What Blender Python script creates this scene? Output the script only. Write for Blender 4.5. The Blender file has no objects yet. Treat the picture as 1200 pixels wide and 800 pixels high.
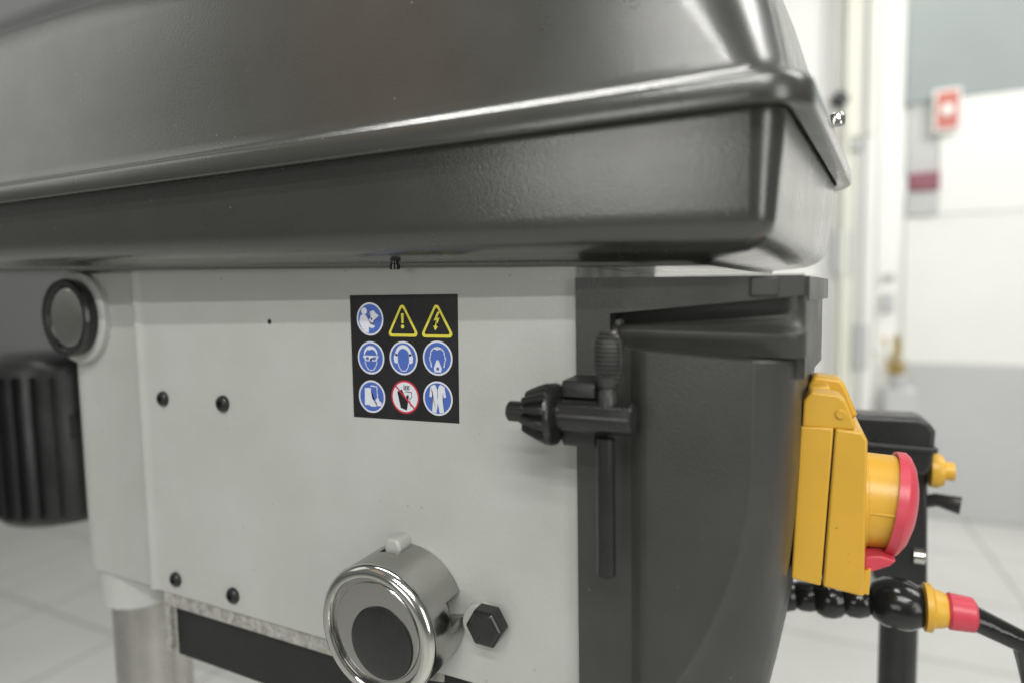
import bpy, bmesh, math, random
from mathutils import Vector, Matrix
random.seed(7)
MM = 0.001
S = bpy.context.scene
COL = S.collection

# ------------------------------------------------------------------ camera
PSI, PHI, ROLL = math.radians(25.4), math.radians(4.2), math.radians(-1.0)
fwd = Vector((-math.sin(PSI)*math.cos(PHI), math.cos(PSI)*math.cos(PHI), -math.sin(PHI)))
rgt = fwd.cross(Vector((0, 0, 1))).normalized()
up = rgt.cross(fwd)
r2 = rgt*math.cos(ROLL) + up*math.sin(ROLL)
u2 = -rgt*math.sin(ROLL) + up*math.cos(ROLL)
cam = bpy.data.cameras.new('camera')
camo = bpy.data.objects.new('camera', cam); COL.objects.link(camo)
m = Matrix((r2, u2, -fwd)).transposed().to_4x4()
m.translation = Vector((0.22715, -0.31640, 0.03796))
camo.matrix_world = m
cam.sensor_width = 36; cam.lens = 21.0
cam.clip_start = 0.01; cam.clip_end = 200
cam.dof.use_dof = True; cam.dof.focus_distance = 0.37; cam.dof.aperture_fstop = 2.6
S.camera = camo

# ------------------------------------------------------------------ world: even hall light, paler above, greyer below
W = bpy.data.worlds.new('World'); S.world = W; W.use_nodes = True
nt = W.node_tree; bg = nt.nodes['Background']
tc = nt.nodes.new('ShaderNodeTexCoord'); sep = nt.nodes.new('ShaderNodeSeparateXYZ')
nt.links.new(tc.outputs['Generated'], sep.inputs[0])
rp = nt.nodes.new('ShaderNodeValToRGB')
mp = nt.nodes.new('ShaderNodeMapRange'); mp.inputs[1].default_value = -1; mp.inputs[2].default_value = 1
nt.links.new(sep.outputs['Z'], mp.inputs[0]); nt.links.new(mp.outputs[0], rp.inputs[0])
e = rp.color_ramp.elements
e[0].position = 0.0; e[0].color = (.42, .42, .40, 1)
e[1].position = 1.0; e[1].color = (.80, .82, .82, 1)
q = rp.color_ramp.elements.new(.48); q.color = (.50, .50, .47, 1)
q = rp.color_ramp.elements.new(.58); q.color = (.78, .79, .76, 1)
nt.links.new(rp.outputs[0], bg.inputs[0]); bg.inputs[1].default_value = 0.25

# ------------------------------------------------------------------ lamps: hall strips and ceiling lamps, plus added panels for reflections
def strip(name, loc, target, sx, sy, power, col=(1, .99, .95)):
    l = bpy.data.lights.new(name, 'AREA'); l.shape = 'RECTANGLE'; l.size = sx; l.size_y = sy
    l.energy = power; l.color = col
    o = bpy.data.objects.new(name, l); COL.objects.link(o); o.location = loc
    o.rotation_euler = (Vector(target)-Vector(loc)).to_track_quat('-Z', 'Y').to_euler()
    return o
strip('strip_light', (1.0, -2.6, 2.03), (1.0, 0, 0), 2.4, .07, 44)
strip('strip_light', (1.3, -2.2, 2.53), (1.3, 0, 0), 2.4, .07, 57)
strip('ceiling_light', (-.55, -.22, 2.5), (-.55, -.17, 0), 1.9, .42, 58)
strip('reflection_light', (-3.6, -1.6, 2.0), (0, 0, .1), 1.3, 1.9, 7)  # unseen panel added for the pale reflection at the lid's left
strip('reflection_light', (-.45, -4.0, .25), (.1, 0, .1), 1.5, 1.0, 20)  # unseen panel added to lighten the reflection on the tray's right
strip('reflection_light', (2.8, -1.6, .3), (.2, 0, 0), .9, 1.8, 22)  # unseen panel added to brighten the front block's chamfer
strip('warm_reflection_light', (-1.35, -1.9, 1.75), (0, 0, .15), .9, 1.0, 1.0, (1, .62, .30))  # unseen warm panel added for a faint brown reflection in the lid
strip('hall_light', (1.5, 5.0, 3.6), (1.5, 7.5, -.2), 5.0, 3.0, 430)
strip('hall_light', (2.6, 1.0, 2.6), (1.4, 3.6, .2), 2.0, 1.4, 90)

S.view_settings.view_transform = 'Standard'; S.view_settings.look = 'None'
S.view_settings.exposure = 0; S.view_settings.gamma = 1; S.view_settings.use_curve_mapping = False
S.render.resolution_x = 1024; S.render.resolution_y = 682
S.render.engine = 'CYCLES'

# ------------------------------------------------------------------ materials
def mat(name, col, rough=.5, metal=0., bump=0., bscale=400., spot=0., sscale=60., coat=0., rvar=0., spec=.5, tint=None):
    M_ = bpy.data.materials.new(name); M_.use_nodes = True
    n = M_.node_tree; p = n.nodes['Principled BSDF']
    p.inputs['Base Color'].default_value = (*col, 1); p.inputs['Roughness'].default_value = rough
    p.inputs['Metallic'].default_value = metal
    p.inputs['Specular IOR Level'].default_value = spec
    p.inputs['Coat Weight'].default_value = coat; p.inputs['Coat Roughness'].default_value = .19
    t = n.nodes.new('ShaderNodeTexCoord')
    if bump:
        no = n.nodes.new('ShaderNodeTexNoise'); no.inputs['Scale'].default_value = bscale; no.inputs['Detail'].default_value = 3
        n.links.new(t.outputs['Object'], no.inputs['Vector'])
        b = n.nodes.new('ShaderNodeBump'); b.inputs['Strength'].default_value = bump; b.inputs['Distance'].default_value = .0006
        n.links.new(no.outputs['Fac'], b.inputs['Height']); n.links.new(b.outputs[0], p.inputs['Normal'])
        if coat: n.links.new(b.outputs[0], p.inputs['Coat Normal'])
    if spot:
        no = n.nodes.new('ShaderNodeTexNoise'); no.inputs['Scale'].default_value = sscale; no.inputs['Detail'].default_value = 6
        no.inputs['Roughness'].default_value = .65
        n.links.new(t.outputs['Object'], no.inputs['Vector'])
        r = n.nodes.new('ShaderNodeMapRange'); r.inputs[1].default_value = .3; r.inputs[2].default_value = .7
        n.links.new(no.outputs['Fac'], r.inputs[0])
        mx = n.nodes.new('ShaderNodeMix'); mx.data_type = 'RGBA'
        tt = tint or (1, 1, 1)
        mx.inputs[6].default_value = (*[c*(1-spot)*k for c, k in zip(col, tt)], 1); mx.inputs[7].default_value = (*[min(1, c*(1+spot)) for c in col], 1)
        n.links.new(r.outputs[0], mx.inputs[0]); n.links.new(mx.outputs[2], p.inputs['Base Color'])
    if rvar:
        no = n.nodes.new('ShaderNodeTexNoise'); no.inputs['Scale'].default_value = 25; no.inputs['Detail'].default_value = 5
        n.links.new(t.outputs['Object'], no.inputs['Vector'])
        r = n.nodes.new('ShaderNodeMapRange'); r.inputs[1].default_value = .3; r.inputs[2].default_value = .7
        r.inputs[3].default_value = max(0, rough-rvar); r.inputs[4].default_value = rough+rvar
        n.links.new(no.outputs['Fac'], r.inputs[0]); n.links.new(r.outputs[0], p.inputs['Roughness'])
    return M_

def cast_paint():
    """pale grey machine enamel with fine pits, scuffs and a few dark specks"""
    M_ = mat('grey_enamel', (.415, .425, .408), .40, bump=.28, bscale=300, spot=.05, sscale=11, rvar=.10, tint=(1, .99, .95))
    n = M_.node_tree; p = n.nodes['Principled BSDF']; src = p.inputs['Base Color'].links[0].from_socket
    t = n.nodes.new('ShaderNodeTexCoord')
    v = n.nodes.new('ShaderNodeTexVoronoi'); v.inputs['Scale'].default_value = 60
    n.links.new(t.outputs['Object'], v.inputs['Vector'])
    r = n.nodes.new('ShaderNodeMapRange'); r.inputs[1].default_value = .05; r.inputs[2].default_value = .075
    n.links.new(v.outputs['Distance'], r.inputs[0])
    no = n.nodes.new('ShaderNodeTexNoise'); no.inputs['Scale'].default_value = 17
    n.links.new(t.outputs['Object'], no.inputs['Vector'])
    g = n.nodes.new('ShaderNodeMath'); g.operation = 'LESS_THAN'; g.inputs[1].default_value = .60
    n.links.new(no.outputs['Fac'], g.inputs[0])
    a = n.nodes.new('ShaderNodeMath'); a.operation = 'MAXIMUM'
    n.links.new(r.outputs[0], a.inputs[0]); n.links.new(g.outputs[0], a.inputs[1])
    mx = n.nodes.new('ShaderNodeMix'); mx.data_type = 'RGBA'; mx.inputs[6].default_value = (.24, .235, .20, 1)
    n.links.new(a.outputs[0], mx.inputs[0]); n.links.new(src, mx.inputs[7]); n.links.new(mx.outputs[2], p.inputs['Base Color'])
    return M_

def specks(M_, scale, size, col, thr):
    '''sparse small flecks (dust, chips) over a material's base colour'''
    n = M_.node_tree; p = n.nodes['Principled BSDF']; src = p.inputs['Base Color'].links[0].from_socket
    t = n.nodes.new('ShaderNodeTexCoord')
    v = n.nodes.new('ShaderNodeTexVoronoi'); v.inputs['Scale'].default_value = scale
    n.links.new(t.outputs['Object'], v.inputs['Vector'])
    r = n.nodes.new('ShaderNodeMapRange'); r.inputs[1].default_value = size; r.inputs[2].default_value = size*1.6
    n.links.new(v.outputs['Distance'], r.inputs[0])
    g = n.nodes.new('ShaderNodeSeparateColor'); n.links.new(v.outputs['Color'], g.inputs[0])
    l = n.nodes.new('ShaderNodeMath'); l.operation = 'LESS_THAN'; l.inputs[1].default_value = thr
    n.links.new(g.outputs[0], l.inputs[0])
    a = n.nodes.new('ShaderNodeMath'); a.operation = 'MAXIMUM'
    n.links.new(r.outputs[0], a.inputs[0]); n.links.new(l.outputs[0], a.inputs[1])
    mx = n.nodes.new('ShaderNodeMix'); mx.data_type = 'RGBA'; mx.inputs[6].default_value = (*col, 1)
    n.links.new(a.outputs[0], mx.inputs[0]); n.links.new(src, mx.inputs[7]); n.links.new(mx.outputs[2], p.inputs['Base Color'])
M = dict(
    enamel=cast_paint(),
    gloss=mat('black_gloss_paint', (.034, .035, .031), .30, bump=.15, bscale=760, coat=1., rvar=.05, spot=.12, sscale=9),
    panel=mat('charcoal_plastic', (.040, .040, .037), .40, bump=.30, bscale=900, rvar=.07, spot=.14, sscale=20),
    oxide=mat('black_oxide_steel', (.016, .016, .016), .25, bump=.12, bscale=900, rvar=.08, spot=.2, sscale=80),
    grip=mat('worn_dark_steel', (.050, .050, .048), .30, metal=.2, rvar=.08, spot=.2, sscale=90),
    bolt=mat('black_bolt_steel', (.022, .022, .022), .30, metal=.3, rvar=.08),
    steel=mat('ground_steel', (.46, .45, .42), .28, metal=1, bump=.05, bscale=200, rvar=.08, spot=.1, sscale=30),
    satin=mat('satin_grey_metal', (.42, .42, .40), .20, metal=1., bump=.12, bscale=500, rvar=.06),
    chrome=mat('polished_steel', (.62, .62, .58), .14, metal=1, rvar=.05),
    raw=mat('rough_cast_edge', (.30, .295, .27), .7, bump=1., bscale=330, spot=.45, sscale=170),
    dark=mat('dark_interior', (.012, .012, .012), .7, spot=.2),
    yellow=mat('yellow_plastic', (.62, .355, .035), .38, bump=.08, bscale=700, rvar=.06, spot=.04, sscale=30),
    red=mat('red_plastic', (.56, .055, .085), .36, bump=.05, bscale=500, rvar=.05, spot=.04),
    blackp=mat('black_plastic', (.018, .018, .019), .35, bump=.1, bscale=600, rvar=.08, spot=.15),
    hose=mat('black_glossy_hose', (.010, .010, .010), .16, bump=.9, bscale=110, rvar=.06),
    floor=mat('hall_floor', (.52, .52, .50), .35, spot=.06, sscale=2),
    wall=mat('hall_wall', (.72, .73, .71), .6, spot=.03, sscale=1),
    white=mat('white_panel', (.80, .80, .77), .45, spot=.03, sscale=2),
    cream=mat('cream_panel', (.74, .74, .66), .5, spot=.03, sscale=2),
    pale=mat('pale_grey_panel', (.50, .51, .51), .5, spot=.04, sscale=2),
    teal=mat('grey_teal_board', (.30, .335, .335), .6, spot=.05, sscale=2),
    maroon=mat('maroon_board', (.24, .075, .10), .5, spot=.05, sscale=2),
    redsign=mat('red_sign', (.55, .16, .13), .5, spot=.04),
    gold=mat('ochre_leaf', (.42, .30, .08), .5, spot=.3, sscale=20),
    s_black=mat('label_black', (.014, .014, .015), .32, rvar=.04, spot=.2),
    s_white=mat('label_white', (.62, .64, .70), .35),
    s_blue=mat('label_blue', (.065, .125, .43), .35, spot=.05),
    s_yellow=mat('label_yellow', (.62, .56, .06), .35),
    s_red=mat('label_red', (.50, .03, .05), .35),
)

specks(M['gloss'], 130, .05, (.16, .16, .15), .86)
specks(M['panel'], 160, .06, (.12, .12, .11), .93)
specks(M['enamel'], 90, .05, (.30, .29, .26), .8)
specks(M['yellow'], 160, .07, (.35, .22, .05), .85)
def joints(M_):
    n = M_.node_tree; p = n.nodes['Principled BSDF']; src = p.inputs['Base Color'].links[0].from_socket
    t = n.nodes.new('ShaderNodeTexCoord'); b = n.nodes.new('ShaderNodeTexBrick'); b.offset = 0
    b.inputs['Scale'].default_value = 1.; b.inputs['Brick Width'].default_value = .6; b.inputs['Row Height'].default_value = .6
    b.inputs['Mortar Size'].default_value = .006; b.inputs['Mortar'].default_value = (.25, .25, .24, 1)
    n.links.new(t.outputs['Object'], b.inputs['Vector']); n.links.new(src, b.inputs['Color1']); n.links.new(src, b.inputs['Color2'])
    n.links.new(b.outputs['Color'], p.inputs['Base Color'])
joints(M['floor'])
# ------------------------------------------------------------------ helpers
def tag(o, label=None, cat=None, group=None, kind=None):
    for k, v in (('label', label), ('category', cat), ('group', group), ('kind', kind)):
        if v: o[k] = v
    return o
def empty(name, loc=(0, 0, 0)):
    o = bpy.data.objects.new(name, None); COL.objects.link(o); o.location = Vector(loc)*MM; o.empty_display_size = .02
    return o
def obj(name, bm, mats, parent=None, bevel=0., seg=3, ang=35, smooth=True, loc=None):
    """bm is in millimetres, world axes; linked as one mesh object under parent"""
    bmesh.ops.scale(bm, vec=(MM, MM, MM), verts=bm.verts)
    bmesh.ops.remove_doubles(bm, verts=bm.verts, dist=2e-6)
    bmesh.ops.recalc_face_normals(bm, faces=bm.faces)
    me = bpy.data.meshes.new(name); bm.to_mesh(me); bm.free()
    for mm_ in (mats if isinstance(mats, (list, tuple)) else [mats]): me.materials.append(M[mm_])
    o = bpy.data.objects.new(name, me); COL.objects.link(o)
    if loc: o.location = Vector(loc)*MM
    if parent: o.parent = parent; o.matrix_parent_inverse = Matrix.Translation(-parent.location if parent.type == 'EMPTY' else Vector((0, 0, 0)))
    if bevel:
        b = o.modifiers.new('bevel', 'BEVEL'); b.width = bevel*MM; b.segments = seg; b.limit_method = 'ANGLE'
        b.angle_limit = math.radians(ang); b.harden_normals = False
    if smooth:
        for p in me.polygons: p.use_smooth = True
        me.set_sharp_from_angle(angle=math.radians(ang if not bevel else 40))
    return o
def cut(o, *cutters):
    """boolean-subtract meshes and bake the result"""
    for c in cutters:
        b = o.modifiers.new('cut', 'BOOLEAN'); b.operation = 'DIFFERENCE'; b.object = c; b.solver = 'EXACT'
    bpy.context.view_layer.update()
    dg = bpy.context.evaluated_depsgraph_get()
    me = bpy.data.meshes.new_from_object(o.evaluated_get(dg)); o.modifiers.clear(); o.data = me
    for c in cutters: bpy.data.objects.remove(c)
    for p in me.polygons: p.use_smooth = True
    me.set_sharp_from_angle(angle=math.radians(35))
    return o
def box(bm, x0, x1, y0, y1, z0, z1, mi=0):
    v = [bm.verts.new((x, y, z)) for x in (x0, x1) for y in (y0, y1) for z in (z0, z1)]
    for f in ((0, 1, 3, 2), (4, 6, 7, 5), (0, 4, 5, 1), (2, 3, 7, 6), (0, 2, 6, 4), (1, 5, 7, 3)):
        bm.faces.new([v[i] for i in f]).material_index = mi
    return v
def prism(bm, pts, axis, a0, a1, mi=0):
    """polygon pts extruded along axis: 'y' takes (x,z), 'z' takes (x,y), 'x' takes (y,z)"""
    def P(p, a):
        return {'y': (p[0], a, p[1]), 'z': (p[0], p[1], a), 'x': (a, p[0], p[1])}[axis]
    A = [bm.verts.new(P(p, a0)) for p in pts]; B = [bm.verts.new(P(p, a1)) for p in pts]
    n = len(pts)
    fs = [bm.faces.new(A[::-1]), bm.faces.new(B)]
    for i in range(n): fs.append(bm.faces.new((A[i], A[(i+1) % n], B[(i+1) % n], B[i])))
    for f in fs: f.material_index = mi
    return A+B
def lathe(bm, prof, c, axis='y', n=48, close=True, mi=0, rfun=None):
    """prof: (position along axis, radius); c: centre (3d, the axis component is added)"""
    ax = {'x': (Vector((1, 0, 0)), Vector((0, 1, 0)), Vector((0, 0, 1))),
          'y': (Vector((0, 1, 0)), Vector((1, 0, 0)), Vector((0, 0, 1))),
          'z': (Vector((0, 0, 1)), Vector((1, 0, 0)), Vector((0, 1, 0)))}[axis]
    c = Vector(c); rings = []
    for a, r in prof:
        rings.append([bm.verts.new(c+ax[0]*a+(ax[1]*math.cos(t)+ax[2]*math.sin(t))*(rfun(a, r, t) if rfun else r)) for t in [2*math.pi*i/n for i in range(n)]])
    for A, B in zip(rings, rings[1:]):
        for i in range(n):
            f = bm.faces.new((A[i], A[(i+1) % n], B[(i+1) % n], B[i])); f.material_index = mi
    if close:
        bm.faces.new(rings[0][::-1]).material_index = mi; bm.faces.new(rings[-1]).material_index = mi
    return rings
def loft(bm, rings, cap0=True, cap1=True, mi=0):
    R = [[bm.verts.new(p) for p in r] for r in rings]
    n = len(R[0])
    for A, B in zip(R, R[1:]):
        for i in range(n): bm.faces.new((A[i], A[(i+1) % n], B[(i+1) % n], B[i])).material_index = mi
    if cap0: bm.faces.new(R[0][::-1]).material_index = mi
    if cap1: bm.faces.new(R[-1]).material_index = mi
    return R
def rounded(corners, inset=0., seg=8):
    """corners: (x, y, radius) counter-clockwise; inset moves every side inwards"""
    n = len(corners); L = []
    for i in range(n):
        a, b = Vector(corners[i][:2]), Vector(corners[(i+1) % n][:2]); d = (b-a).normalized(); nn = Vector((-d.y, d.x))
        L.append((a+nn*inset, d))
    P = []
    for i in range(n):
        (a, d), (b, e_) = L[i-1], L[i]
        t = ((b-a).x*e_.y-(b-a).y*e_.x)/(d.x*e_.y-d.y*e_.x); P.append(a+d*t)
    out = []
    for i in range(n):
        p = P[i]; r = max(min(corners[i][2], 11), corners[i][2]-inset); d0, d1 = L[i-1][1], L[i][1]
        turn = d0.angle(d1); tl = r*math.tan(turn/2)
        s = p-d0*tl; c = s+Vector((-d0.y, d0.x))*r
        a0 = math.atan2(s.y-c.y, s.x-c.x)
        for k in range(seg+1):
            a = a0+turn*k/seg; out.append((c.x+r*math.cos(a), c.y+r*math.sin(a)))
    return out
def tube(bm, pts, r, n=12, mi=0):
    rings = []
    for i, p in enumerate(pts):
        p = Vector(p); d = (Vector(pts[min(i+1, len(pts)-1)])-Vector(pts[max(i-1, 0)])).normalized()
        a = d.orthogonal().normalized() if abs(d.z) > .95 else d.cross(Vector((0, 0, 1))).normalized(); b = d.cross(a)
        rr = r[i] if isinstance(r, (list, tuple)) else r
        rings.append([p+(a*math.cos(t)+b*math.sin(t))*rr for t in [2*math.pi*k/n for k in range(n)]])
    loft(bm, rings, mi=mi)

# ================================================================== setting: hall floor and far wall
bm = bmesh.new(); box(bm, -30000, 30000, -12000, 30000, -1420, -1400)
tag(obj('floor', bm, 'floor', smooth=False), kind='structure')
bm = bmesh.new(); box(bm, -30000, 30000, 10500, 10700, -1399, 9000)
tag(obj('hall_wall', bm, 'wall', smooth=False), kind='structure')

# ================================================================== the drill press
press = tag(empty('drill_press', (0, 100, -250)), 'pillar drill head with pale grey casting, black belt cover and nine-symbol safety sticker', 'drill press')

# ---- head casting: flat flank, rounded rear boss about the column
CX, CY, CR = -350, 46.5, 44.5
def casting_outline():
    pts = [(117.5, 0), (-258, 0), (-262, -.1), (-264.5, -.9), (-267, -1.7), (-269.5, -1.9), (-272, -1.2), (-274, .4), (-277, 1.6)]
    a0 = math.radians(269); a1 = math.radians(110)
    for k in range(25):
        a = a0+(a1-a0)*k/24; pts.append((CX+CR*math.cos(a), CY+CR*math.sin(a)))
    pts += [(-330, 205), (117.5, 205)]
    return pts
bm = bmesh.new(); prism(bm, casting_outline(), 'z', -207, 66)
casting = obj('head_casting', bm, 'enamel', press, bevel=1.6, seg=3, ang=50)
tag(casting, 'pale grey painted casting with flat flank')
bm = bmesh.new(); lathe(bm, [(-246, 37.5), (-244, 39.5), (-206, 40)], (CX+1, CY, 0), 'z', 72)
obj('column_collar', bm, 'enamel', casting)
bm = bmesh.new()
prism(bm, [(-258, 9.5), (-258, 3.5), (-20, 3.5), (110, 30), (110, 36), (-20, 9.5)], 'z', -221, -205.5)
prism(bm, [(-261, 8), (-261, 2.6), (-255, 2.6), (-255, 8)], 'z', -262, -205.8)
obj('cast_rib', bm, 'raw', casting, bevel=1.2)
bm = bmesh.new(); box(bm, -257, 110, 11, 200, -268, -204.8)
obj('underside_shade', bm, 'dark', casting)  # near-black block: the darkness below the head is put into its colour
bm = bmesh.new(); lathe(bm, [(-1395, 33), (-200, 33)], (CX+3, CY, 0), 'z', 64)
obj('column', bm, 'steel', press)
bm = bmesh.new(); lathe(bm, [(-1400, 190), (-1384, 190), (-1376, 180), (-1372, 60), (-1300, 52)], (CX+3, CY, 0), 'z', 48)
obj('base', bm, 'enamel', press)

# button-head screws on the flank
def screw_mesh():
    bm = bmesh.new()
    lathe(bm, [(0, 6.2), (-1.2, 6.25), (-2.4, 5.7), (-3.3, 4.6), (-3.75, 3.3)], (0, 0, 0), 'y', 24, close=False)
    r1 = [Vector((3.3*math.cos(2*math.pi*i/24), -3.75, 3.3*math.sin(2*math.pi*i/24))) for i in range(24)]
    hexr = []
    for i in range(24):
        a = 2*math.pi*i/24; k = math.cos(math.pi/6)/math.cos((a % (math.pi/3))-math.pi/6)
        hexr.append((2.4*k*math.cos(a), 2.4*k*math.sin(a)))
    loft(bm, [r1, [Vector((x, -3.8, z)) for x, z in hexr], [Vector((x, -1.8, z)) for x, z in hexr]], cap0=False)
    return bm
first = None
for x, z, s, rot in ((-240.7, -39.6, 1., .2), (-170.2, -39.4, 1.04, .7), (-238.3, -192.3, 1., 1.1), (-170.2, -192.3, 1.03, .4)):
    if first is None:
        first = o = obj('screw', screw_mesh(), 'bolt', casting)
        base_inv = o.matrix_parent_inverse.copy()
    else:
        o = first.copy(); COL.objects.link(o)
    o.location = Vector((x, 0, z))*MM; o.rotation_euler = (0, rot, 0); o.scale = (s, s, s)
bm = bmesh.new(); lathe(bm, [(-.25, 1.9), (-.3, 1.5), (1, 1.4)], (-117.5, 0, 23.5), 'y', 16)
tag(obj('oil_hole', bm, 'dark', casting), 'tiny dark hole above the sticker')

# rear round knob (black rim, bright face)
kc = (-347, 0, 27)
bm = bmesh.new(); lathe(bm, [(12, 41), (-3, 40), (-4.5, 38.5), (-4.5, .3)], kc, 'y', 64)
obj('knob_boss', bm, 'enamel', casting)
bm = bmesh.new()
lathe(bm, [(-3, 31), (-5, 33.2), (-12, 34), (-14.5, 32.6), (-15, 30), (-14, 27.5), (-10, 26)], kc, 'y', 64)
knob = obj('tension_knob', bm, 'oxide', casting)
bm = bmesh.new(); lathe(bm, [(-9, 26.2), (-12, 25.5), (-13.2, 21), (-13.4, 12), (-14, 0.2)], kc, 'y', 48)
obj('knob_face', bm, 'chrome', knob)

# ---- quill return spring cap
cc = (-1, 0, -164)
bm = bmesh.new(); lathe(bm, [(-.4, 42), (-34, 42), (-36.2, 41.4), (-38.4, 39.4), (-39.4, 37.2), (-39.2, 35.4), (-37.4, 34.4), (-35.6, 33.8), (-35.6, .3)], cc, 'y', 96)
cap = obj('spring_cap', bm, 'satin', press)
cuts = []
for ang in (96, 14, 188, 280):
    b2 = bmesh.new(); box(b2, 30, 52, -17, 3, -7.5, 7.5)
    bmesh.ops.rotate(b2, cent=(0, 0, 0), matrix=Matrix.Rotation(-math.radians(ang), 3, 'Y'), verts=b2.verts)
    bmesh.ops.translate(b2, vec=cc, verts=b2.verts)
    cuts.append(obj('cutter', b2, 'dark'))
cut(cap, *cuts)
bm = bmesh.new(); lathe(bm, [(-35.9, 31), (-36.4, 30.4), (-36.4, 0.3)], cc, 'y', 64)
face = obj('cap_face', bm, 'satin', cap)
bm = bmesh.new(); lathe(bm, [(-35.0, 42.25), (-36.6, 41.9), (-38.8, 39.8), (-39.8, 37.3), (-39.5, 35.2), (-37.6, 34.2), (-36.0, 34.0), (-35.0, 40)], cc, 'y', 96, close=False)
obj('bright_rim', bm, 'chrome', cap)
bm = bmesh.new(); lathe(bm, [(-36.0, 23), (-37.6, 22.4), (-38.2, 20), (-38.0, 0.3)], (3, 0, -170), 'y', 48)
obj('shaft_hub', bm, 'oxide', cap)
bm = bmesh.new(); prism(bm, [(-11, -130), (-11.6, -119), (-9, -115.5), (-1.5, -115), (1.2, -118.5), (1, -130)], 'y', -13, 2)
obj('locating_lug', bm, 'enamel', casting, bevel=2.2, seg=4)
bm = bmesh.new(); lathe(bm, [(2, 13), (-5, 12.4), (-6, 11.4), (-6, .3)], (54, 0, -163), 'y', 32)
obj('bolt_boss', bm, 'enamel', casting)
bm = bmesh.new(); lathe(bm, [(-4, 12.4), (-13, 12.4), (-15, 10.4), (-15.2, .3)], (61, 0, -160), 'y', 6)
obj('hex_bolt', bm, 'oxide', casting, bevel=.7)

# ---- front panel (dark moulding): flange, recessed groove, bulging block
def lerp(a, b, t): return a+(b-a)*t
def xe(z):
    t = max(0, (-38-z)/75); return 209.5-12.5*t**2
def xr(z):
    t = max(0, (-50-z)/75); return 229.0-.012*(40-z)-(4.5*t**1.7)
bm = bmesh.new()
# flange frame on the flank side, flush with one face
prism(bm, [(118.3, 48), (118.3, -330), (158, -330), (158, 8), (137.5, 12), (137.5, 28.4), (231, 36.5), (231, 46.4)], 'y', -5.0, 26)
# block
zs = [-330, -290, -250, -220, -190, -165, -145, -130, -115, -100, -85, -70, -55, -40, -25, -10, 0]
rings = []
def sect(z, sl=0., inset=0.):
    a, b = xe(z)-inset*.4, xr(z)-inset
    P = [(147, -4.2), (149.5, -5.4), (154.5, -11.5), (157, -13.2), (160, -13.6), (a-5, -13.9), (a-1.6, -14.0), (a-.3, -14.0), (a+.3, -13.6), (a+1.4, -12.5)]
    w = (b-a)/20
    P += [(a+4.5*w, -9.6), (a+8*w, -6.4), (a+10.2*w, -4.2), (a+13*w, -.4), (a+16*w, 5.5), (a+18.4*w, 12), (b, 20)]
    P += [(b+6, 80), (b+11, 130), (b+8, 170), (b-5, 205), (147, 205)]
    return P
for z in zs: rings.append([(x, y, z) for x, y in sect(z)])
def ztop(x): return 10.2-(x-150)*.068
rings.append([(x, y, ztop(x)-1.0) for x, y in sect(6)])
rings.append([(lerp(x, 185, .012), y+.9 if y < 0 else y, ztop(x)) for x, y in sect(6)])
loft(bm, rings)
# groove: back wall and rounded ridge; flange's front return
prism(bm, [(130, 45), (130, 4), (226, 0), (226, 45)], 'y', 17, 27)
rp_ = [(9.5, 37), (9, 31), (7.6, 26.4), (5.2, 23), (2.4, 21), (0, 19.9), (-1.4, 18.8), (-1.7, 17.2), (-.6, 14.4), (.8, 11.2), (2, 7), (18, 5)]
loft(bm, [[(x, y+dy, z+dz) for y, z in rp_] for x, dy, dz in ((130, 2, 1.2), (180, 0, .2), (220, -1.5, -.8), (227, 0, -.8), (231, 4, -.8), (232.5, 9, -.8))])
prism(bm, [(137.4, 2.0), (231, -6), (231, 31), (227.5, 36.4), (137.4, 28.5)], 'y', 16.5, 17.5)
prism(bm, [(220, 23), (232, 23), (243, 120), (236, 200), (220, 200)], 'z', -6, 34)
prism(bm, [(222, 20), (233.5, 20), (246, 120), (238, 200), (222, 200)], 'z', 33.8, 46.2)
panel = obj('front_panel', bm, 'panel', press, bevel=1.2, seg=3, ang=42)
tag(panel, 'dark charcoal front moulding with bulged block')
bm = bmesh.new(); box(bm, 207, 220, -6.6, -4, 36.2, 46.2)
obj('moulded_tab', bm, 'panel', panel, bevel=1.2)
# chuck key clip
bm = bmesh.new()
prism(bm, [(-4, -5), (-25, -5.5), (-27, -8), (-27, -14.2), (-21, -15.6), (-18.5, -22.5), (-21, -29.6), (-27, -31), (-27, -38), (-25, -40), (-4, -40)], 'x', 117.5, 136)
obj('key_clip', bm, 'blackp', panel, bevel=.8)
bm = bmesh.new(); lathe(bm, [(-4, 2.2), (-8, 2.2), (-9.2, 1.6), (-9.4, .3)], (143, 0, 23.5), 'y', 16)
obj('clip_peg', bm, 'panel', panel)

# ---- safety sticker with nine symbols (flat print as thin layers)
bm = bmesh.new(); prism(bm, [(-42.6, 41.2), (-42.9, -40.8), (39.8, -39.2), (40.8, 40.6)], 'y', -.25, .05)
sticker = obj('safety_sticker', bm, 's_black', press, smooth=False)
tag(sticker, 'black square safety sticker with nine symbols in three rows')
MI = {'w': 0, 'b': 1, 'y': 2, 'k': 3, 'r': 4}
SM = ['s_white', 's_blue', 's_yellow', 's_black', 's_red']
def sheet(bm, pts, lay, mi):
    y = -.27-.05*lay
    v = [bm.verts.new((p[0], y, p[1])) for p in pts]
    f = bm.faces.new(v); f.material_index = MI[mi]
    if f.normal.y > 0: f.normal_flip()
    g = bmesh.ops.triangulate(bm, faces=[f])
def disc(r, cx=0, cz=0, n=40, sx=1.): return [(cx+r*sx*math.cos(2*math.pi*i/n), cz+r*math.sin(2*math.pi*i/n)) for i in range(n)]
def rtri(w, h, r, dz=0):
    cor = [(-w/2, -h/2+dz, r), (w/2, -h/2+dz, r), (0, h/2+dz, r)]; return rounded(cor, 0, 5)
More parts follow.
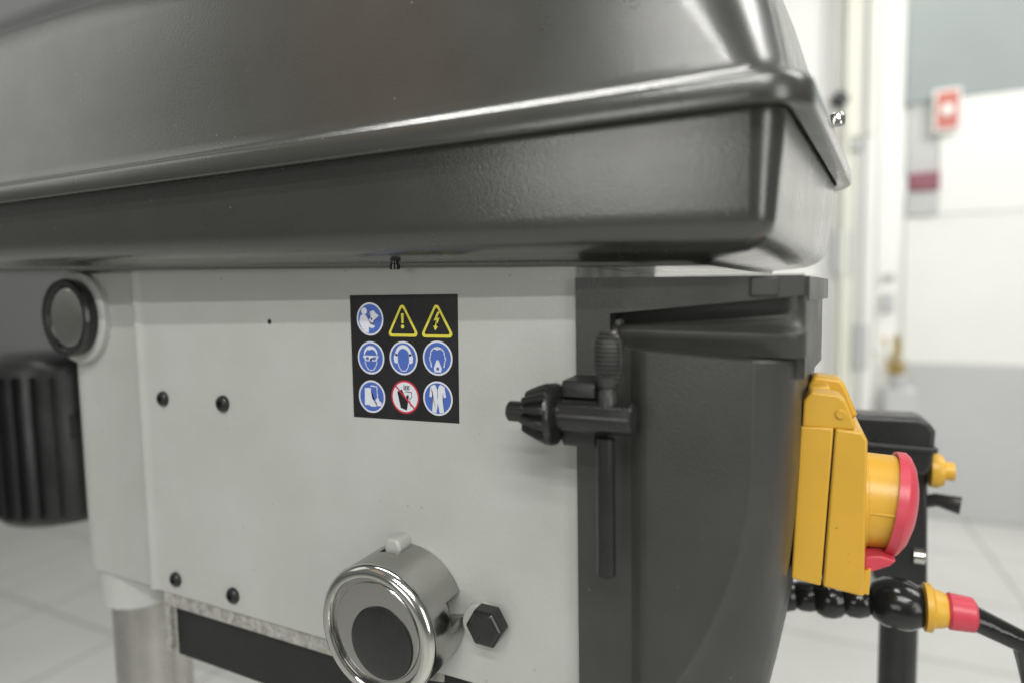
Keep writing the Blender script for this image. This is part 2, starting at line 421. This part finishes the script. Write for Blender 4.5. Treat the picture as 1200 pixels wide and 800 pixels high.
def stroke(bm, pts, wd, lay, mi):
    for a, b in zip(pts, pts[1:]):
        a, b = Vector(a), Vector(b); d = (b-a).normalized(); nn = Vector((-d.y, d.x))*wd/2; a2 = a-d*wd*.25; b2 = b+d*wd*.25
        sheet(bm, [a2-nn, b2-nn, b2+nn, a2+nn], lay, mi)
R0 = 10.9
def base_blue(bm): sheet(bm, disc(R0), 1, 'w'); sheet(bm, disc(R0-1.15), 2, 'b')
def pic(kind):
    bm = bmesh.new(); P = lambda pts, lay, mi: sheet(bm, pts, lay, mi)
    if kind in ('warning', 'voltage'):
        P(rtri(25.4, 22.6, 2.2), 1, 'y'); P(rtri(19.6, 17.4, 1.0, -.7), 2, 'k')
        if kind == 'warning':
            P([(-1.1, 3.6), (-.75, -2.6), (.75, -2.6), (1.1, 3.6)], 3, 'y'); P(disc(1.25, 0, -4.9, 16), 3, 'y')
        else:
            P([(.6, 4.6), (-2.2, -.9), (-.2, -.5), (-1.5, -4.2), (-2.6, -3.8), (-1.4, -7), (1, -4.4), (-.2, -4.4), (2.2, 1), (.3, .6), (2.4, 4.6)], 3, 'y')
        return bm
    if kind == 'glove':
        P(disc(R0), 1, 'r'); P(disc(R0-1.2), 2, 'w')
        P([(-6.0, 3.4), (-2.4, 5.0), (-.8, 1.2), (.6, -.4), (1.4, 1.6), (3.0, 1.2), (2.4, -2.4), (1.2, -8.6), (-3.6, -7.2), (-4.2, -2)], 3, 'k')
        for i in range(4): P([(-.9+i*1.25, 7.6), (-.9+i*1.25, 4.6), (-.15+i*1.25, 4.6), (-.15+i*1.25, 7.6)], 3, 'k')
        stroke(bm, [(.2, 3.6), (5.2, 3.4), (5.4, .6), (3.6, -1.2), (4.0, -5.6)], .45, 3, 'k')
        c, s = math.cos(math.radians(-45)), math.sin(math.radians(-45))
        P([(x*c-z*s, x*s+z*c) for x, z in ((-10.2, -.55), (10.2, -.55), (10.2, .55), (-10.2, .55))], 4, 'r')
        return bm
    base_blue(bm)
    if kind == 'manual':
        P(disc(2.35, -4.6, 5.2, 20), 3, 'w')
        P([(-7.8, 2.2), (-6, 3), (-3.4, 2.6), (-1.4, -.4), (.8, -3.8), (3.2, -1.0), (7.4, 2.2), (4.6, 4.0), (3.4, 5.6), (.4, 5.0), (-.4, 2.6), (.6, 1.4), (-.8, -.6), (1.0, -3.2), (4.2, -4.6), (2.2, -6.2), (-1.0, -5.4), (-1.2, -9.2), (-4.6, -8.6), (-7.2, -5.8), (-8.8, -2)], 3, 'w')
        P([(.7, 1.2), (2.2, .4), (1.6, -1.0), (.6, -.4)], 4, 'b')
    elif kind == 'goggles':
        P([(5.6*math.cos(math.radians(a)), 2.6+5.4*math.sin(math.radians(a))) for a in range(0, 181, 12)]+[(-5.0, 1.4), (-4.4, 3.6), (-2.6, 5.4), (-1, 5.0), (.6, 5.8), (2.8, 5.2), (4.4, 3.4), (5.0, 1.4)], 3, 'w')
        P([(-6.4, 1.5), (6.4, 1.5), (6.4, .3), (5.4, -.2), (4.8, -2.0), (1.2, -2.2), (.3, -.2), (-.3, -.2), (-1.2, -2.2), (-4.8, -2.0), (-5.4, -.2), (-6.4, .3)], 3, 'w')
        for s in (-1, 1): P(disc(1.15, s*2.8, -.4, 16, 1.2), 4, 'b')
        stroke(bm, [(-5, -2.6), (-3.8, -5.8), (-1.6, -8.2), (1.6, -8.2), (3.8, -5.8), (5, -2.6)], .6, 3, 'w')
    elif kind == 'ears':
        P([(6.4*math.cos(math.radians(a)), 1.6+7.0*math.sin(math.radians(a))) for a in range(0, 181, 12)]+[(4.6*math.cos(math.radians(a)), 1.2+5.0*math.sin(math.radians(a))) for a in range(180, -1, -12)], 3, 'w')
        for s in (-1, 1): P([(s*4.4, 2.6), (s*6.4, 2.8), (s*7.6, .6), (s*7.2, -2.6), (s*5.6, -3.6), (s*4.3, -3.0)], 3, 'w')
        stroke(bm, [(-4.2, -3.2), (-3.4, -6), (-1.6, -8.2), (1.6, -8.2), (3.4, -6), (4.2, -3.2)], .6, 3, 'w')
    elif kind == 'mask':
        stroke(bm, [(-4.6, -5.6), (-5.2, -2.2), (-6.0, -.8), (-5.2, 1.4), (-4.8, 4), (-3, 6), (-.8, 6.8), (.8, 6.8), (3, 6), (4.8, 4), (5.2, 1.4), (6.0, -.8), (5.2, -2.2), (4.6, -5.6)], .75, 3, 'w')
        P([(-3.4, 5.2), (-1, 6.4), (1, 6.4), (3.4, 5.2), (1.4, 5.6), (0, 5.0), (-1.6, 5.6)], 3, 'w')
        P([(-.7, -1.2), (.7, -1.2), (3.0, -6.4), (2.4, -8.8), (-2.4, -8.8), (-3.0, -6.4)], 3, 'w')
        P(disc(1.1, 0, -6.6, 14), 4, 'b')
    elif kind == 'boots':
        P([(-5.6, 5.6), (-.6, 5.8), (-.4, 3.2), (.2, -.8), (2.0, -3.2), (3.6, -4.6), (3.6, -6.6), (-1.4, -6.6), (-1.8, -5.8), (-6, -5.8)], 3, 'w')
        stroke(bm, [(-.6, 7.2), (4.6, 6.8), (4.4, 3.8), (4.9, .0)], .7, 3, 'w')
        P([(4.5, -.2), (5.4, -.6), (6.2, -2.6), (8.0, -3.8), (8.0, -6.0), (4.2, -6.0), (4.2, -4.2), (2.6, -2.8)], 3, 'w')
    elif kind == 'suit':
        P([(-2.4, 8.8), (-5.2, 7.4), (-6.2, 1.0), (-4.4, .6), (-3.8, 4.4), (-3.6, -1), (-4.4, -8.6), (-1.2, -9.4), (0, -2.6), (1.2, -9.4), (4.4, -8.6), (3.6, -1), (3.8, 4.4), (4.4, .6), (6.2, 1.0), (5.2, 7.4), (2.4, 8.8), (0, 7.6)], 3, 'w')
        P([(-.22, 7.2), (.22, 7.2), (.22, 0), (-.22, 0)], 4, 'b'); P([(-1.6, 8.6), (1.6, 8.6), (0, 5.6)], 4, 'b')
    return bm
grid = [('manual', -26.4, 25.4), ('warning', -.4, 25.4), ('voltage', 25.4, 25.2), ('goggles', -26.7, -.2), ('ears', -.6, .3), ('mask', 25.3, 1.0), ('boots', -27.0, -26.0), ('glove', -.2, -24.9), ('suit', 24.7, -24.4)]
desc = dict(manual='blue disc: person reading a manual', warning='yellow triangle with exclamation mark', voltage='yellow triangle with lightning bolt', goggles='blue disc: face with goggles', ears='blue disc: head with ear muffs', mask='blue disc: head with dust mask', boots='blue disc: pair of safety boots', glove='white disc with red ring and slash over a gloved hand', suit='blue disc: work overalls')
for k, x, z in grid:
    o = obj('safety_symbol', pic(k), SM, sticker, smooth=False, loc=(x, 0, z)); o['label'] = desc[k]

# ---- belt cover: tray below, lid above with rolled rim
PLAN = [(-640, -84, 30), (231, -50, 27), (265, 205, 45), (190, 290, 60), (-640, 290, 60)]
def ring(inset, z, tilt=0., zf=0., rad=0.):
    P = rounded([(x-(zf if x > 150 else 0), y, r+(rad if (x > 150 and y < 0) else 0)) for x, y, r in PLAN], inset, 12)
    # extra points along the long near side keep the paint reflection even
    R = []
    for i, (x, y) in enumerate(P):
        x2, y2 = P[(i+1) % len(P)]
        n = 16 if i % 13 == 12 else 1
        for k in range(n):
            X_, Y_ = lerp(x, x2, k/n), lerp(y, y2, k/n); R.append((X_, Y_, z+tilt*(230-X_)))
    return R
bm = bmesh.new()
lev = [(66, 51.2, .028), (53, 51.0, .028), (51.2, 51.3, .028), (50.6, 53.6, .028), (49.5, 54.2, .028), (34, 55.8, .030), (28, 56.9, .031), (23, 58.8, .031), (19, 61.6, .032), (16.4, 65.2, .032), (15.2, 69.5, .031), (14.6, 75, .026), (13.6, 88, .012), (12, 104, .004), (10.8, 118, 0.), (30, 119, 0.)]
loft(bm, [ring(*l) for l in lev])
tray = obj('belt_cover_tray', bm, 'gloss', press, ang=50)
bm = bmesh.new()
lev = [(9.5, 121, 0), (9.3, 116.6, 0), (6.5, 115.6, 0), (1.4, 114.9, 0), (.5, 115.2, 0), (.1, 116.2, 0), (0, 120, 0), (.2, 124.2, 0), (.8, 126.4, 0), (2.0, 128.1, 0), (3.8, 129.1, 0), (5.8, 129.3, 0), (7.6, 129.4, 0), (9.2, 130.2, 0), (10.6, 131.8, 0, 0, 2), (11.6, 134.2, 0, 0, 6), (12.6, 139, 0, 0, 14), (16, 165, 0, 3, 32), (20, 196, 0, 8, 42), (25, 232, 0, 14, 52), (29, 252, 0, 18, 58), (36, 264, 0, 20, 64), (48, 270, 0, 20, 74), (70, 272, 0, 20, 90)]
loft(bm, [ring(*l) for l in lev])
lid = obj('belt_cover_lid', bm, 'gloss', press, ang=60)
tag(lid, 'black glossy lid with rolled rim'); tag(tray, 'black glossy tray under the lid')
bm = bmesh.new(); lathe(bm, [(-2, 4), (2.5, 4), (4, 3.2), (4.6, 1.6), (4.8, .2)], (246, 60, 130), 'z', 20)
obj('lid_stud', bm, 'chrome', lid)
bm = bmesh.new(); lathe(bm, [(0, 3.2), (3.2, 3.2), (3.6, 2.4), (7, 2.4)], (5, -14, 56.2), 'z', 14)
obj('tray_screw', bm, 'oxide', tray)

# ---- emergency stop switch on the front face
Y0, Y1 = 50, 112
bm = bmesh.new(); prism(bm, [(230.9, -36.5), (227.4, -125), (242.6, -126.6), (247.2, -36.2)], 'y', Y0, Y1)
stop = obj('stop_switch', bm, 'yellow', press, bevel=1.1, seg=3)
tag(stop, 'yellow emergency stop box with red mushroom button')
bm = bmesh.new(); prism(bm, [(247.3, -40), (243.2, -122), (244.2, -122), (248.3, -40)], 'y', Y0+1.2, Y1-1.2)
obj('seam', bm, 'dark', stop)
bm = bmesh.new(); prism(bm, [(248.0, -36.4), (243.5, -126.6), (263.6, -128.5), (263.4, -41.5), (260.5, -37.4)], 'y', Y0-.3, Y1+.3)
obj('switch_lid', bm, 'yellow', stop, bevel=1.3, seg=3)
bm = bmesh.new(); prism(bm, [(231.6, -37), (232.3, -22.0), (236.0, -17.0), (249.6, -18.4), (253.0, -22), (257.8, -34.6), (257, -37)], 'y', Y0+1.5, Y0+22)
obj('hinge_ear', bm, 'yellow', stop, bevel=2.2, seg=4)
bm = bmesh.new(); prism(bm, [(233.6, -37), (234.3, -20.0), (238.0, -12.6), (252.0, -14.0), (255.0, -18), (261.5, -34.6), (261, -37)], 'y', Y0+38, Y1-2)
obj('hinge_ear', bm, 'yellow', stop, bevel=2.2, seg=4)
bm = bmesh.new(); prism(bm, [(232, -37.5), (235, -17), (246, -16), (250, -37.5)], 'y', Y0+21, Y0+39)
obj('hinge_pin', bm, 'yellow', stop, bevel=2.)
bm = bmesh.new(); lathe(bm, [(263, 29), (265.2, 29), (265.8, 27), (281, 26.4), (282.2, 25.4)], (0, 81, -83), 'x', 56)
obj('button_collar', bm, 'yellow', stop)
bm = bmesh.new(); lathe(bm, [(280.0, 22), (280.2, 27.4), (276.4, 27.8), (276.2, 29.6), (281.0, 30), (283.0, 28.4), (285.6, 24), (287.8, 17), (289.2, 8.5), (289.5, .3)], (0, 81, -83), 'x', 64)
bmesh.ops.rotate(bm, cent=(272, 81, -80), matrix=Matrix.Rotation(math.radians(8), 3, 'Y'), verts=bm.verts)
bmesh.ops.translate(bm, vec=(1.5, 0, 0), verts=bm.verts)
obj('stop_button', bm, 'red', stop, ang=38)
bm = bmesh.new(); box(bm, 265, 281, 53.6, 56, -83.4, -82.2)
obj('collar_rib', bm, 'yellow', stop, bevel=.4)
bm = bmesh.new(); lathe(bm, [(2.2, 2.6), (.6, 2.6), (.3, 2.2), (.3, .2)], (250.5, Y0, -28.5), 'y', 20)
obj('pivot', bm, 'yellow', stop)
bm = bmesh.new(); prism(bm, [(264, -108), (264, -118), (268, -116), (276, -111.5), (279, -108), (272, -106.5)], 'y', Y0+6, Y1-8)
obj('button_latch', bm, 'red', stop, bevel=1.)
bm = bmesh.new(); prism(bm, [(263.2, -116), (263.2, -128.6), (266.4, -129), (267, -113.8)], 'y', Y0+4, Y1-4)
obj('lid_catch', bm, 'yellow', stop, bevel=.8)

# ---- motor behind the column (mostly out of view)
bm = bmesh.new(); lathe(bm, [(-240, 60), (-236, 78), (-228, 84), (-40, 84), (-30, 80), (-24, 70)], (-660, 150, 0), 'z', 48)
motor = obj('motor', bm, 'blackp', press)
for i in range(28):
    a = 2*math.pi*i/28
    if i == 0:
        bm = bmesh.new(); box(bm, 82, 94, -1.4, 1.4, -222, -48); fin0 = fin = obj('cooling_fin', bm, 'blackp', motor)
    else:
        fin = fin0.copy(); COL.objects.link(fin)
    fin.location = Vector((-660, 150, 0))*MM; fin.rotation_euler = (0, 0, a)
bm = bmesh.new(); box(bm, -600, -500, 110, 190, -130, -95)
obj('motor_bracket', bm, 'blackp', press, bevel=3)

# ================================================================== chuck key held in the clip
KZ, KY = -22.6, -30
key = tag(empty('chuck_key', (128, KY, KZ-80)), 'black geared chuck key clipped beside the pale flank, ribbed thumb grip upwards', 'chuck key')
bm = bmesh.new(); lathe(bm, [(110, 7.6), (117.6, 7.6), (118.2, 8.1), (155.4, 8.1), (156.4, 7.1), (156.6, .2)], (0, KY, KZ), 'x', 48)
obj('shaft', bm, 'oxide', key)
bm = bmesh.new(); lathe(bm, [(88.6, .2), (88.6, 4.6), (89.6, 5.5), (101, 5.5)], (0, KY, KZ), 'x', 32)
obj('pilot_pin', bm, 'oxide', key)
NT = 11
def tooth(a, r, t):
    if a < 99.3 or a > 114.2: return r
    s = (math.cos(NT*t)+1)/2
    return r-(4.3*(1-s**.7))*(1.0 if a > 100.5 else .6)
bm = bmesh.new(); lathe(bm, [(98.6, 5.4), (99.4, 11.2), (101, 12.2), (104, 13.6), (108, 15.2), (111.0, 16.2), (114.0, 16.6), (114.4, 16.3), (116.6, 15.6), (117.6, 13.4), (118.0, 7)], (0, KY, KZ), 'x', NT*14, rfun=tooth)
obj('gear', bm, 'oxide', key, ang=48)
bm = bmesh.new(); lathe(bm, [(-104.0, .2), (-104.0, 3.9), (-103.2, 4.7), (-33, 4.7)], (142.2, KY, 0), 'z', 28)
obj('handle_bar', bm, 'oxide', key)
bm = bmesh.new(); lathe(bm, [(-26, 4.6), (-10, 4.6), (-9, 3.9), (-7.6, 3.9), (-6.6, 4.8), (-2, 5.2)], (143.4, KY-.5, 0), 'z', 28)
obj('grip_neck', bm, 'grip', key)
bm = bmesh.new(); rings = []
NG = 60
for i in range(NG+1):
    t = i/NG; z = -5+26*t
    w = 7.5*(1-abs(2*t-1)**3.0*.42); d = 3.4*(1-abs(2*t-1)**4*.5)
    kk = .95 if (i % 5 in (0, 1) and 3 < i < NG-3) else 0
    w -= kk*.5; d -= kk
    rings.append([(144.6+w*math.copysign(abs(math.cos(a))**.8, math.cos(a)), KY-1.5+d*math.copysign(abs(math.sin(a))**.45, math.sin(a)), z) for a in [2*math.pi*j/32 for j in range(32)]])
loft(bm, rings)
obj('thumb_grip', bm, 'grip', key, ang=25)

# ================================================================== things behind the switch
# black segmented hose with yellow nozzle ring
hose = tag(empty('segmented_hose', (280, 200, -215)), 'glossy black segmented hose with yellow ring below the red stop button', 'hose')
A, B = Vector((212, 200, -207)), Vector((306, 200, -196))
d = (B-A)
segs = [(-.05, 10), (.12, 13), (.3, 11.5), (.47, 15), (.66, 13)]
for i, (t, r) in enumerate(segs):
    bm = bmesh.new(); lathe(bm, [(-13, 7), (-11, r*.8), (-6, r), (0, r*1.02), (6, r*.9), (10, r*.62), (14, r*.55)], (0, 0, 0), 'x', 32)
    bmesh.ops.rotate(bm, cent=(0, 0, 0), matrix=d.to_track_quat('X', 'Z').to_matrix(), verts=bm.verts)
    bmesh.ops.translate(bm, vec=A+d*t, verts=bm.verts); obj('segment', bm, 'hose', hose)
bm = bmesh.new(); lathe(bm, [(-19, 8), (-16, 13), (-9, 17.5), (0, 19), (8, 18), (14, 15), (17, 13)], (300, 200, -197), 'x', 40)
obj('ball_joint', bm, 'hose', hose)
bm = bmesh.new(); lathe(bm, [(0, 13.5), (1, 17.2), (5, 17.2), (7, 14), (13, 12.5), (15, 11)], (316, 200, -196), 'x', 40)
obj('yellow_ring', bm, 'yellow', hose)
bm = bmesh.new(); lathe(bm, [(0, 11), (2, 13), (16, 12), (18, 9)], (330.5, 200, -196), 'x', 32)
obj('red_tip', bm, 'red', hose)
bm = bmesh.new(); tube(bm, [(345, 202, -198), (380, 210, -215), (400, 230, -300), (400, 260, -700), (380, 300, -1396)], 9, 14)
obj('hose_tail', bm, 'hose', hose)

# black control box on a bracket, with yellow knob
ctl = tag(empty('control_box', (320, 320, -240)), 'black control box on a post behind the stop switch with small yellow knob', 'control box')
bm = bmesh.new(); prism(bm, [(262, -74), (262, -118), (334, -124), (338, -112), (339, -84), (334, -76), (326, -73)], 'y', 300, 336)
obj('housing', bm, 'blackp', ctl, bevel=4, seg=4)
bm = bmesh.new(); prism(bm, [(262, -97), (262, -101), (340, -103), (341, -98)], 'y', 297, 330)
obj('seam_rib', bm, 'blackp', ctl, bevel=1.5)
bm = bmesh.new(); prism(bm, [(308, -120), (294, -215), (298, -232), (340, -232), (337, -120)], 'y', 318, 370)
obj('bracket', bm, 'blackp', ctl, bevel=3)
bm = bmesh.new(); lathe(bm, [(0, 7), (8, 7), (9, 5)], (328, 318, -203), 'x', 24)
obj('bracket_bolt', bm, 'chrome', ctl)
bm = bmesh.new(); lathe(bm, [(-1396, 60), (-1390, 60), (-1386, 16), (-224, 16)], (322, 344, 0), 'z', 32)
obj('post', bm, 'blackp', ctl)
bm = bmesh.new(); tube(bm, [(322, 330, -160), (345, 322, -150), (362, 318, -152)], [6, 6, 8], 12)
obj('lever', bm, 'blackp', ctl)
bm = bmesh.new(); lathe(bm, [(0, 15), (5, 15.5), (10, 13), (11, 8), (18, 8)], (338, 318, -122), 'x', 32)
obj('yellow_knob', bm, 'yellow', ctl)

# ================================================================== hall background, out of focus
def slab(name, parent, material, x0, x1, y0, y1, z0, z1, bev=6):
    bm = bmesh.new(); box(bm, x0, x1, y0, y1, z0, z1); return obj(name, bm, material, parent, bevel=bev)
k = tag(empty('white_cabinet', (600, 3000, -1400)), 'tall white machine enclosure right behind the stop switch', 'cabinet')
slab('body', k, 'white', -500, 566, 3000, 3800, -1398, 2600)
slab('door_panel', k, 'white', 330, 392, 2984, 3001, -1250, 2400)
slab('door_panel', k, 'cream', 400, 470, 2984, 3001, -1250, 2400)
slab('door_panel', k, 'white', 478, 556, 2984, 3001, -1250, 2400)
slab('hinge', k, 'pale', 455, 500, 2960, 2986, 700, 745)
slab('header', k, 'cream', 440, 545, 2970, 2990, 760, 1500)
bm = bmesh.new(); lathe(bm, [(0, 5), (-30, 38), (-60, 42), (-64, 36)], (400, 2960, 980), 'z', 24)
obj('spot_lamp', bm, 'blackp', k)
for x, r in ((372, 9), (432, 14), (512, 8)):
    bm = bmesh.new(); lathe(bm, [(-1396, r), (2300, r)], (x, 2960, 0), 'z', 16); obj('pipe', bm, 'pale' if r < 10 else 'cream', k)
slab('vent_box', k, 'pale', 395, 460, 2955, 2986, 120, 330)
slab('control_plate', k, 'pale', 480, 540, 2965, 2986, -330, -120)
p = tag(empty('white_pillar', (640, 3200, -1400)), 'white pillar with grey latch between the enclosure and the booth wall', 'pillar')
slab('shaft', p, 'white', 590, 690, 3200, 3320, -1398, 2600)
bm = bmesh.new(); prism(bm, [(590, -250), (690, -250), (600, -760), (470, -760)], 'y', 3100, 3200); obj('foot', bm, 'white', p, bevel=6)
slab('latch', p, 'pale', 620, 672, 3165, 3202, 98, 120)
slab('latch', p, 'pale', 620, 668, 3165, 3202, -60, 25)
b = tag(empty('booth_wall', (1100, 4200, -1400)), 'white booth wall with maroon band and grey upper boards', 'booth')
slab('lower_board', b, 'white', 850, 3200, 4200, 4300, -420, 500)
slab('plinth', b, 'pale', 850, 3200, 4180, 4320, -1398, -420)
slab('maroon_band', b, 'maroon', 860, 1010, 4150, 4290, 650, 760)
slab('ledge', b, 'pale', 850, 1010, 4170, 4300, 500, 650)
slab('grey_board', b, 'pale', 850, 1010, 4210, 4300, 760, 1190)
slab('reflector_board', b, 'white', 1012, 3200, 4190, 4300, 500, 1190)  # white board added so the tray's front reflects brighter
slab('fascia', b, 'teal', 830, 3200, 4190, 4300, 1190, 2000)
s = tag(empty('wall_sign', (1080, 4100, 1000)), 'small red sign with white border high on the booth wall', 'sign')
slab('border', s, 'white', 962, 1100, 4120, 4140, 985, 1235)
slab('red_face', s, 'redsign', 978, 1084, 4112, 4121, 1003, 1217, 2)
bm = bmesh.new(); lathe(bm, [(0, 34), (-4, 34), (-4.5, 30)], (1030, 4110, 1110), 'y', 24); obj('white_spot', bm, 'white', s)
pl = tag(empty('dried_plant', (672, 3000, -1400)), 'small ochre dried plant standing low in front of the white pillar', 'plant')
slab('stand', pl, 'pale', 610, 735, 2930, 3060, -1398, -420)
bm = bmesh.new(); lathe(bm, [(-418, 30), (-365, 40), (-360, 36)], (672, 3000, 0), 'z', 20); obj('pot', bm, 'pale', pl)
for i in range(40):
    bm = bmesh.new(); a = random.uniform(0, 6.28); h = random.uniform(0, 175); r = random.uniform(6, 46)*(1-.3*h/175)
    c = Vector((672-h*.16+r*math.cos(a), 3000+r*math.sin(a), -365+h)); dx, dz = random.uniform(10, 18), random.uniform(20, 36)
    w = Vector((math.cos(a+1.2), math.sin(a+1.2), 0))*dx; u = Vector((math.cos(a)*.4, math.sin(a)*.4, 1)).normalized()*dz
    n_ = w.cross(u).normalized()*3
    loft(bm, [[c-u, c-u+w*.1, c-u+n_*.1], [c-w, c+w, c+n_], [c+u, c+u+w*.1, c+u+n_*.1]])
    obj('leaf', bm, 'gold', pl)
bm = bmesh.new(); tube(bm, [(672, 3000, -380), (666, 3002, -300), (655, 3000, -215)], [6, 5, 3], 8); obj('stem', bm, 'gold', pl)
